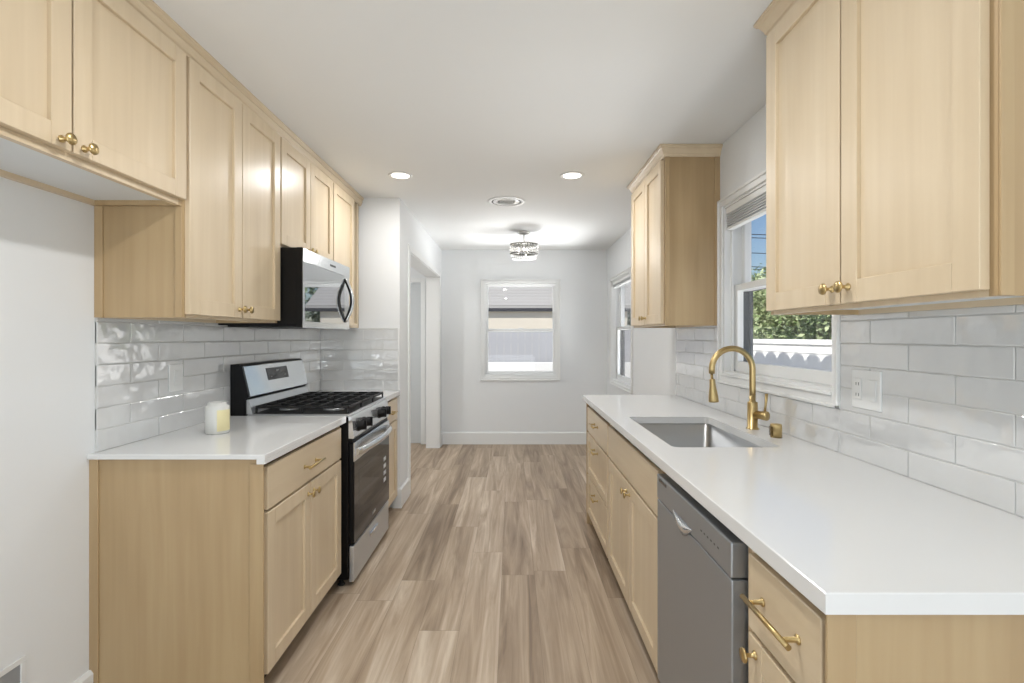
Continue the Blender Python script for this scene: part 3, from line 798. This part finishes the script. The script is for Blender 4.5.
    for y in (2.690, 2.805, 3.115, 3.225):
        k = make('knob', MB().lathe([(0.030, -0.002), (0.030, 0.006), (0.026, 0.009), (0.024, 0.034), (0.020, 0.038), (0, 0.038)], (XD-0.006, y, 0.846), (1, 0, 0.10), 24)
                 .box(XD+0.008, XD+0.040, y-0.006, y+0.006, 0.824, 0.876, 0.002), M_black, t)
    make('vent_gap', MB().box(XF, XD-0.012, Y0+0.008, Y1-0.008, 0.772, 0.792), M_black, t)
    dr = make('oven_door', MB().box(XF+0.001, XD-0.002, Y0+0.006, Y1-0.006, 0.230, 0.770, 0.004), M_black, t)
    make('door_top_band', MB().box(XD-0.006, XD+0.0006, Y0+0.007, Y1-0.007, 0.668, 0.769, 0.001), M_steel2, dr)
    make('door_glass', MB().box(XD-0.004, XD, Y0+0.007, Y1-0.007, 0.232, 0.667, 0.001), M_blackglass, dr)
    wf = MB()
    make('window_frame', wf.box(XD-0.001, XD+0.0006, Y0+0.085, Y1-0.085, 0.34, 0.345).box(XD-0.001, XD+0.0006, Y0+0.085, Y1-0.085, 0.60, 0.605)
         .box(XD-0.001, XD+0.0006, Y0+0.085, Y0+0.090, 0.345, 0.60).box(XD-0.001, XD+0.0006, Y1-0.090, Y1-0.085, 0.345, 0.60), plain('printed_glass_line', (52, 53, 55), 0.2), dr)
    st = MB()                                     # paper feature sticker lines at the far side of the glass
    for k in range(4): st.box(XD, XD+0.001, Y1-0.150, Y1-0.095, 0.52-k*0.045, 0.545-k*0.045)
    make('sticker', st, plain('pale_sticker', (205, 207, 208), 0.5), dr)
    bd = MB().box(XD, XD+0.0008, YC-0.035, YC+0.035, 0.268, 0.284)
    make('badge', bd, plain('badge_grey', (150, 152, 154), 0.3, 0.6), dr)
    # wide bowed handle
    n = 16; hp = []
    mbh = MB(); bm = mbh.bm; rings = []
    for k in range(n+1):
        f = k/n; y = Y0+0.02+f*(Y1-Y0-0.04); out = XD+0.012+0.036*math.sin(PI*f)**0.6
        zc = 0.718; hh = 0.021
        rings.append([bm.verts.new((out+dx, y, zc+dz)) for dx, dz in ((-0.006, -hh), (0.004, -hh*0.8), (0.009, -0.004), (0.009, 0.008), (0.003, hh), (-0.006, hh))])
    for A, B in zip(rings, rings[1:]):
        for i in range(6): f_ = bm.faces.new((A[i], A[(i+1) % 6], B[(i+1) % 6], B[i])); f_.smooth = True
    bm.faces.new(rings[0]); bm.faces.new(rings[-1][::-1])
    for y in (Y0+0.028, Y1-0.028): mbh.box(XD-0.003, XD+0.014, y-0.010, y+0.010, 0.70, 0.736, 0.002)
    make('handle', mbh, M_steel2, dr)
    dw = make('storage_drawer', MB().box(XF+0.001, XD-0.003, Y0+0.006, Y1-0.006, 0.030, 0.220, 0.006, 2), M_steel, t)
    make('pull_recess', MB().box(XD-0.003, XD-0.001, YC-0.075, YC+0.075, 0.150, 0.172, 0.0008).box(XD-0.003, XD+0.006, YC-0.078, YC+0.078, 0.172, 0.177, 0.001), M_steel2, dw)
stove()

# ------------------------------------------------------------------ microwave
def microwave():
    Y0, Y1, XF = 2.488, 3.208, -1.058
    z0, z1 = 1.378, 1.784
    t = thing('microwave', 'black and stainless over-the-range microwave under the short wall cabinet', 'microwave', (-1.27, 2.848, z0))
    make('body', MB().box(XL+0.012, XF-0.028, Y0, Y1, z0+0.012, z1, 0.003), M_black, t)
    fb = MB().box(XF-0.028, XF-0.002, Y0, Y1, z0, z1, 0.003)
    make('door', fb, M_steel2, t)
    make('top_band', MB().box(XF-0.003, XF+0.001, Y0+0.003, Y1-0.003, 1.716, z1-0.002, 0.001), M_steel2, t)
    make('window', MB().box(XF-0.003, XF, Y0+0.004, Y1-0.10, 1.410, 1.714, 0.001), M_mwglass, t)
    make('badge', MB().box(XF+0.001, XF+0.0015, 2.86, 2.95, 1.742, 1.754), M_blackglass, t)
    make('side_trim', MB().box(XF-0.029, XF-0.001, Y0-0.002, Y0, z0, z1), M_black, t)
    # tall bowed handle at the far end
    for nm, m, yc in (('handle', M_steel2, Y1-0.085),):
        pts = []; n = 16
        for k in range(n+1):
            f = k/n; pts.append((XF+0.004+0.046*math.sin(PI*f), yc, 1.422+f*(1.700-1.422)))
        mb = MB(); bm = mb.bm; rings = []
        for (x, y, z) in pts: rings.append([bm.verts.new((x+dx, y+dy, z)) for dx, dy in ((-0.005, -0.013), (0.004, -0.011), (0.006, 0.0), (0.004, 0.011), (-0.005, 0.013))])
        for A, B in zip(rings, rings[1:]):
            for i in range(5): f_ = bm.faces.new((A[i], A[(i+1) % 5], B[(i+1) % 5], B[i])); f_.smooth = True
        bm.faces.new(rings[0]); bm.faces.new(rings[-1][::-1])
        h = make(nm, mb, m, t)
        mb = MB(); bm = mb.bm; rings = []
        for (x, y, z) in pts: rings.append([bm.verts.new((x+dx, y+dy, z)) for dx, dy in ((-0.016, -0.014), (-0.004, -0.014), (-0.004, 0.012), (-0.016, 0.012))])
        for A, B in zip(rings, rings[1:]):
            for i in range(4): f_ = bm.faces.new((A[i], A[(i+1) % 4], B[(i+1) % 4], B[i])); f_.smooth = False
        bm.faces.new(rings[0]); bm.faces.new(rings[-1][::-1])
        make('handle_grip', mb, M_black, h)
    make('vent_grille', MB().box(XL+0.05, XF-0.04, Y0+0.02, Y1-0.02, z0+0.004, z0+0.012), M_black, t)
    make('lamp_cover', MB().box(XF-0.12, XF-0.05, 2.78, 2.92, z0+0.000, z0+0.005, 0.001), plain('frosted_cover', (120, 122, 124), 0.3), t)
M_mwglass = plain('mirrored_door_glass', (196, 198, 200), 0.02, 0.95, var=0.0)
microwave()

# ------------------------------------------------------------------ dishwasher
def dishwasher():
    Y0, Y1, XF = 1.166, 1.762, 0.520
    t = thing('dishwasher', 'stainless steel dishwasher under the right counter between maple cabinets', 'dishwasher', (0.85, 1.464, 0))
    make('body', MB().box(0.567, 1.13, Y0+0.006, Y1-0.006, 0.02, 0.846), M_black, t)
    for y in (Y0+0.05, Y1-0.05):
        make('foot', MB().lathe([(0.014, 0), (0.014, 0.004), (0.006, 0.006), (0.006, 0.022)], (0.66, y, 0), n=12), M_rubber, t)
    make('kick_plate', MB().box(0.60, 0.612, Y0+0.004, Y1-0.004, 0.008, 0.105), M_black, t)
    make('door_panel', MB().box(XF, 0.566, Y0, Y1, 0.112, 0.753, 0.004, 2), M_dw, t)
    cp = make('control_panel', MB().box(XF-0.001, 0.566, Y0, Y1, 0.757, 0.842, 0.004, 2), M_dw, t)
    ym = 1.50
    # pocket handle: curved lip in front of a scooped recess
    mb = MB(); bm = mb.bm; n = 14; R0 = []; R1 = []; R2 = []
    for k in range(n+1):
        f = k/n; y = ym-0.085+0.17*f; s = math.sin(PI*f)
        R0.append(bm.verts.new((XF-0.0015, y, 0.775))); R1.append(bm.verts.new((XF-0.010*s-0.002, y, 0.775-0.024*s))); R2.append(bm.verts.new((XF-0.0015, y, 0.775-0.046*s-0.001)))
    for A, B in ((R0, R1), (R1, R2)):
        for k in range(n): f_ = bm.faces.new((A[k], A[k+1], B[k+1], B[k])); f_.smooth = True
    bm.faces.new(R0+R2[::-1])
    make('handle_scoop', mb, M_steel2, cp)
    mk = MB()
    for k in range(6): mk.box(XF-0.0018, XF-0.0008, 1.235+k*0.022, 1.243+k*0.022, 0.797, 0.801)
    make('button_marks', mk, plain('grey_print', (84, 85, 87), 0.4), cp)
    make('badge', MB().box(XF-0.0022, XF-0.0008, 1.655, 1.735, 0.822, 0.832), M_blackglass, cp)
dishwasher()

# ------------------------------------------------------------------ small things
def candle():
    x, y, r = -1.275, 2.13, 0.047
    t = thing('candle_jar', 'pale candle jar with a cream label on the left counter beside the range', 'candle', (x, y, 0.915))
    make('jar', MB().lathe([(0, 0), (r-0.004, 0), (r-0.001, 0.003), (r, 0.008), (r, 0.112), (r-0.004, 0.120), (r-0.010, 0.124), (r-0.010, 0.134), (r-0.013, 0.134), (r-0.013, 0.112), (0, 0.110)], (x, y, 0.915), n=36), M_candle, t)
    mb = MB(); bm = mb.bm; a0, a1 = math.radians(-62), math.radians(18); n = 12; A = []; B = []
    for k in range(n+1):
        a = a0+(a1-a0)*k/n
        A.append(bm.verts.new((x+(r+0.0006)*math.cos(a), y+(r+0.0006)*math.sin(a), 0.928))); B.append(bm.verts.new((x+(r+0.0006)*math.cos(a), y+(r+0.0006)*math.sin(a), 1.018)))
    for k in range(n): f_ = bm.faces.new((A[k], A[k+1], B[k+1], B[k])); f_.smooth = True
    make('label', mb, M_label, t)
    make('wick', MB().tube([(x, y, 1.025), (x+0.001, y, 1.038)], 0.0012, 6), M_rubber, t)
candle()
def wall_plate(label, name, x, sx, y0, y1, z0, z1, gangs, cat):
    t = thing(name, label, cat, (x, (y0+y1)/2, z0))
    make('plate', MB().box(x, x+sx*0.006, y0, y1, z0, z1, 0.002, 2), M_plastic, t)
    w = (y1-y0)/len(gangs); zc = (z0+z1)/2
    for i, g in enumerate(gangs):
        yc = y0+w*(i+0.5)
        fr = make('rocker' if g == 's' else 'receptacle', MB().box(x+sx*0.006, x+sx*0.0095, yc-0.017, yc+0.017, zc-0.034, zc+0.034, 0.0012), M_plastic, t)
        if g == 'o':
            m = MB()
            for dz in (-0.019, 0.017):
                for dy in (-0.006, 0.006): m.box(x+sx*0.0095, x+sx*0.0100, yc+dy-0.001, yc+dy+0.001, zc+dz-0.005, zc+dz+0.005)
            make('slots', m, M_rubber, fr)
wall_plate('white single switch plate on the left tile backsplash above the candle jar', 'light_switch', XL+TD, 1, 2.135, 2.222, 1.090, 1.208, ['s'], 'switch')
wall_plate('white double plate with outlet and switch on the right tile backsplash', 'outlet_plate', XR-TD, -1, 1.556, 1.688, 1.092, 1.220, ['s', 'o'], 'outlet')

# recessed water-line box low on the left wall
t = thing('water_outlet_box', 'white recessed water outlet box low on the bare left wall', 'outlet box', (XL, 1.42, 0.18))
mb = MB()
for (a, b, c, d) in ((1.32, 1.515, 0.335, 0.352), (1.32, 1.515, 0.16, 0.177), (1.32, 1.337, 0.177, 0.335), (1.498, 1.515, 0.177, 0.335)): mb.box(XL, XL+0.006, a, b, c, d, 0.001)
make('frame', mb, M_plastic, t)
make('recess_back', MB().box(XL, XL+0.002, 1.337, 1.498, 0.177, 0.335), plain('grey_recess', (150, 152, 154), 0.6), t)
v = make('valve', MB().lathe([(0.008, 0), (0.008, 0.018), (0.005, 0.02), (0.005, 0.03)], (XL+0.002, 1.44, 0.22), (1, 0, 0), 14), M_chrome, t)
make('valve_handle', MB().box(XL+0.024, XL+0.032, 1.432, 1.448, 0.205, 0.235, 0.002), M_rubber, v)

# ------------------------------------------------------------------ ceiling fixtures
def can(x, y, watt, label):
    t = thing('recessed_light', label, 'ceiling light', (x, y, CEIL-0.01), 'recessed ceiling lights')
    make('trim_ring', MB().lathe([(0.058, -0.001), (0.064, -0.006), (0.078, -0.005), (0.081, 0.0), (0.058, 0.0)], (x, y, CEIL), n=40), M_trim, t)
    make('lens', MB().lathe([(0.060, 0.0), (0.060, -0.0035), (0, -0.005)], (x, y, CEIL), n=40), M_lamp, t)
    light('recessed_light_glow', 'AREA', (x, y, CEIL-0.012), watt, (1.0, 0.995, 0.985), rot=(0, 0, 0), shape='DISK', size=0.12)
labs = ['left of the two round recessed lights in the far ceiling', 'right of the two round recessed lights in the far ceiling'] + ['added unseen recessed ceiling light above the near counters', 'added unseen recessed ceiling light behind the camera']
for (x, y, watt), lb in zip(REC, labs): can(x, y, watt, lb)

t = thing('recessed_light', 'added unseen recessed ceiling light in the side hall', 'ceiling light', (-1.95, 5.0, CEIL-0.01), 'recessed ceiling lights')  # out-of-view can added to brighten the dark side hall
make('trim_ring', MB().lathe([(0.058, -0.001), (0.064, -0.006), (0.078, -0.005), (0.081, 0.0), (0.058, 0.0)], (-1.95, 5.0, CEIL), n=40), M_trim, t)
make('lens', MB().lathe([(0.060, 0.0), (0.060, -0.0035), (0, -0.005)], (-1.95, 5.0, CEIL), n=40), M_lamp, t)
light('side_hall_fill_glow', 'AREA', (-1.95, 5.0, CEIL-0.012), 16, (1.0, 0.985, 0.96), rot=(0, 0, 0), shape='DISK', size=0.12)
def vent():
    x, y = -0.046, 3.93
    t = thing('ceiling_vent', 'round white ceiling air vent with stepped concentric rings', 'vent', (x, y, CEIL-0.03))
    make('flange', MB().lathe([(0.118, 0), (0.118, -0.006), (0.150, -0.004), (0.152, 0)], (x, y, CEIL), n=48), M_trim, t)
    for k in range(4):
        r = 0.108-k*0.027
        make('ring', MB().lathe([(r, -0.0025), (r-0.002, -0.0050), (r-0.010, -0.0058), (r-0.011, -0.0035)], (x, y, CEIL), n=48), M_trim, t)
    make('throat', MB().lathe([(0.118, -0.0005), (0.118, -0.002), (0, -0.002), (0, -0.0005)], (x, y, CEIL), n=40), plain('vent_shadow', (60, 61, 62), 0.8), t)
vent()

def drum_light():
    x, y = 0.124, 5.08; R = 0.145; zt, zb = 2.285, 2.135
    t = thing('ceiling_light', 'semi-flush crystal drum ceiling light near the back wall', 'ceiling light', (x, y, zb))
    make('canopy', MB().lathe([(0.062, 0), (0.062, -0.012), (0.055, -0.020), (0.012, -0.024), (0, -0.024)], (x, y, CEIL), n=32), M_chrome, t)
    make('rod', MB().tube([(x, y, CEIL-0.02), (x, y, zb+0.06)], 0.006, 10), M_chrome, t)
    for k in range(3):
        a = 2*PI*k/3+0.5
        make('support_rod', MB().tube([(x+0.045*math.cos(a), y+0.045*math.sin(a), CEIL-0.02), (x+0.06*math.cos(a), y+0.06*math.sin(a), zt)], 0.0028, 8), M_chrome, t)
    for z in (zt, zb+0.058):
        make('hoop', MB().lathe([(R-0.002, -0.002), (R+0.002, -0.002), (R+0.002, 0.002), (R-0.002, 0.002), (R-0.002, -0.002)], (x, y, z), n=48), M_chrome, t)
    mb = MB()
    for k in range(3):
        a = 2*PI*k/3+0.5; mb.tube([(x, y, zt), (x+R*math.cos(a), y+R*math.sin(a), zt)], 0.003, 6)
    make('spider', mb, M_chrome, t)
    for row in range(5):                         # rows of crystal prisms
        rr = R if row < 3 else R-0.012*(row-2)
        z = zt-0.006-row*0.030; n = 30
        m = MB()
        for k in range(n):
            a = 2*PI*(k+0.5*(row % 2))/n; c = Vector((x+rr*math.cos(a), y+rr*math.sin(a), z))
            r_ = Vector((math.cos(a), math.sin(a), 0)); s_ = Vector((-math.sin(a), math.cos(a), 0))
            w = 0.0125; pts = [c+Vector((0, 0, -0.002)), c+s_*w+Vector((0, 0, -0.014)), c+r_*0.006+Vector((0, 0, -0.014)), c-s_*w+Vector((0, 0, -0.014)), c-r_*0.006+Vector((0, 0, -0.014)), c+Vector((0, 0, -0.028))]
            v = [m.bm.verts.new(p) for p in pts]
            for i in range(1, 5):
                j = i % 4+1; m.bm.faces.new((v[0], v[i], v[j])); m.bm.faces.new((v[5], v[j], v[i]))
        make('crystal_row', m, M_crystal, t)
    for k in range(3):
        a = 2*PI*k/3+1.2; bx, by = x+0.06*math.cos(a), y+0.06*math.sin(a)
        s = make('socket', MB().lathe([(0.010, 0), (0.010, 0.035), (0, 0.035)], (bx, by, zb+0.09), n=12), M_chrome, t)
        make('bulb', MB().lathe([(0, -0.04), (0.008, -0.034), (0.014, -0.018), (0.010, -0.004), (0.007, 0)], (bx, by, zb+0.09), n=14), M_bulb, s)
    light('ceiling_light_glow', 'POINT', (x, y, zb+0.07), 7.5, (1.0, 0.97, 0.93), shadow_soft_size=0.11)
drum_light()

# ------------------------------------------------------------------ outdoors
M_ground = plain('concrete_yard', (178, 174, 166), 0.9, bump=0.3, bscale=40, var=0.08)
struct('ground', MB().box(-40, 60, -30, 60, -0.35, -0.15), M_ground)
# white block garden wall with a cap along the side yard
M_stucco = plain('white_painted_block', (232, 231, 227), 0.8, bump=0.3, bscale=60, var=0.02)
mb = MB().box(3.50, 3.66, 1.0, 17.0, -0.15, 1.235, 0.004).box(3.47, 3.69, 1.0, 17.0, 1.235, 1.30, 0.008)
mb.box(3.488, 3.50, 1.0, 17.0, 1.14, 1.152)
tag(make('garden_wall', mb, M_stucco), 'white painted garden wall outside the window over the sink', 'wall')
# roof of this house with barrel-tile eave (it throws the scalloped shade on the garden wall)
M_clay = plain('clay_barrel_tile', (168, 110, 84), 0.8, bump=0.3, bscale=30, var=0.08)
mb = MB().prism([(-3.4, CEIL+0.125), (1.70, CEIL+0.125), (1.72, CEIL+0.16), (-0.6, CEIL+0.85), (-3.4, CEIL+0.16)], 'Y', -3.3, 6.5)
ro = struct('roof', mb, M_clay)
mt = MB()
pitch = 0.31
EX, EZ = 1.78, 2.590
for k in range(32):
    y = -3.2+k*pitch; n = 8; A = []; B = []
    for i in range(n+1):
        a = PI*i/n
        A.append(mt.bm.verts.new((EX, y+0.148*math.cos(a), EZ-0.03+0.095*math.sin(a)))); B.append(mt.bm.verts.new((EX-0.60, y+0.148*math.cos(a), EZ+0.15+0.095*math.sin(a))))
    for i in range(n): mt.bm.faces.new((A[i], A[i+1], B[i+1], B[i]))
    mt.bm.faces.new(A); mt.bm.faces.new(B[::-1])
mt.box(1.70, 1.78, -3.3, 6.5, CEIL+0.10, EZ-0.028)
struct('roof_tiles', mt, M_clay, ro)

# neighbour's house behind the back window
M_shingle = plain('grey_asphalt_shingle', (176, 172, 166), 0.9, bump=0.6, bscale=60, var=0.16, vscale=26)
M_beige = plain('beige_stucco', (236, 226, 208), 0.85, bump=0.2, bscale=80, var=0.03)
nh = thing('neighbor_house', 'neighboring beige house with grey shingle roof seen through the back window', 'house', (0, 17, -0.15))
make('walls', MB().box(-7, 3.2, 13.64, 20, -0.15, 2.22), M_beige, nh)
rf = MB().prism([(13.6, 2.13), (13.62, 2.20), (17.1, 4.35), (20.6, 2.20), (20.6, 2.13)], 'X', -7.4, 3.6)
make('roof', rf, M_shingle, nh)
make('fascia', MB().box(-7.4, 3.6, 13.54, 13.60, 2.035, 2.125), plain('dark_fascia', (62, 62, 66), 0.6), nh)
# shingle courses
mb = MB()
for k in range(22):
    f = k/22; yy = 13.62+(17.1-13.62)*f; zz = 2.20+(4.35-2.20)*f
    mb.prism([(yy, zz+0.000), (yy-0.004, zz+0.012), (yy+0.160, zz+0.106), (yy+0.158, zz+0.097)], 'X', -7.4, 3.6)
make('shingle_courses', mb, M_shingle, nh)
M_fence = plain('blue_grey_board_fence', (184, 184, 186), 0.8, var=0.03)
mb = MB()
for k in range(44): mb.box(-3.0+k*0.142, -3.0+k*0.142+0.139, 9.95, 9.97, -0.15, 1.50, 0.002)
mb.box(-3.0, 3.24, 9.97, 10.01, 1.2, 1.28).box(-3.0, 3.24, 9.97, 10.01, 0.1, 0.18)
tag(make('board_fence', mb, M_fence), 'blue grey board fence across the yard seen through the back window', 'fence')
mb = MB().box(-3.0, 3.2, 9.34, 9.50, -0.15, 0.845, 0.01)
tag(make('low_wall', mb, M_stucco), 'low white wall in front of the grey fence outside the back window', 'wall')

# trees and shrubs
def leafmat(name, c0, c1):
    m, nt, b = new_mat(name)
    g = N(nt, 'ShaderNodeNewGeometry'); r = N(nt, 'ShaderNodeValToRGB')
    r.color_ramp.elements[0].color = srgb(*c0); r.color_ramp.elements[1].color = srgb(*c1)
    L(nt, g.outputs['Random Per Island'], r.inputs[0]); L(nt, r.outputs[0], b.inputs['Base Color'])
    b.inputs['Roughness'].default_value = 0.5
    return m
M_leafA = leafmat('leaf_green', (112, 136, 84), (196, 206, 160))
M_leafB = leafmat('leaf_dark_green', (84, 106, 70), (150, 168, 122))
M_bark = plain('bark', (110, 92, 72), 0.9, bump=0.5, bscale=30)
def tree(label, x, y, zc, rx, ry, rz, n, mat, seed, leaf=0.07):
    rnd = random.Random(seed)
    t = thing('tree', label, 'tree', (x, y, -0.15), 'trees and shrubs beyond the garden wall')
    mb = MB(); bm = mb.bm
    cl = [(Vector((rnd.uniform(-.7, .7)*rx, rnd.uniform(-.7, .7)*ry, rnd.uniform(-.7, .7)*rz)), rnd.uniform(.3, .5)) for _ in range(26)]
    for i in range(n):
        c, q = cl[rnd.randrange(len(cl))]
        d = Vector((rnd.gauss(0, 1), rnd.gauss(0, 1), rnd.gauss(0, 1))).normalized()
        p = Vector((x, y, zc))+c+Vector((d.x*rx*q, d.y*ry*q, d.z*rz*q))*rnd.uniform(.7, 1.05)
        if p.z < 0: continue
        a = Vector((rnd.gauss(0, 1), rnd.gauss(0, 1), rnd.gauss(0, .6))).normalized(); b = a.cross(d).normalized()
        l = leaf*rnd.uniform(.6, 1.3)
        bm.faces.new([bm.verts.new(p-a*l), bm.verts.new(p+b*l*.45), bm.verts.new(p+a*l), bm.verts.new(p-b*l*.45)])
    make('foliage', mb, mat, t)
    mt = MB().tube([(x, y, -0.15), (x+.05, y, zc*0.5), (x-.04, y+.05, zc)], 0.1, 10, taper=[.14, .1, .05])
    for k in range(6):
        a = rnd.uniform(0, 2*PI); mt.tube([(x, y, zc*.55), (x+rx*.5*math.cos(a), y+ry*.5*math.sin(a), zc+rnd.uniform(-.2, .5)*rz)], .03, 6, taper=[.05, .015])
    make('trunk', mt, M_bark, t)
tree('bright green leafy shrub directly behind the garden wall outside the sink window', 5.9, 9.5, 1.45, 1.2, 1.25, 1.25, 9000, M_leafA, 1, 0.06)
tree('darker green shrub right of the bright one outside the sink window', 5.9, 7.1, 1.2, 1.0, 1.0, 1.0, 7000, M_leafB, 2, 0.06)
tree('large mid green tree left of the bright shrub outside the sink window', 6.4, 12.5, 1.5, 1.4, 1.5, 1.35, 8000, M_leafA, 3, 0.075)
tree('dark green tree seen through the dining window past the far cabinet', 4.9, 19.5, 2.4, 1.0, 1.5, 2.2, 6000, M_leafB, 4, 0.1)

# utility cables
pl = thing('utility_line', 'dark utility cables crossing the sky in the sink window', 'cable', (6.3, 20, -0.15))
for px in (6.6, 34.0):
    make('pole', MB().lathe([(0.14, 0), (0.11, 6.4), (0, 6.42)], (px, 20.4, -0.15), n=14).box(px-0.05, px+0.05, 20.0, 20.45, 4.0, 6.0), M_bark, pl)
for z in (5.52, 5.38, 4.76, 4.20, 4.10):
    pts = [(6.6+27.4*k/24, 20.05, z-0.35*math.sin(PI*k/24)+0.12) for k in range(25)]
    make('cable', MB().tube(pts, 0.016, 6), M_rubber, pl)
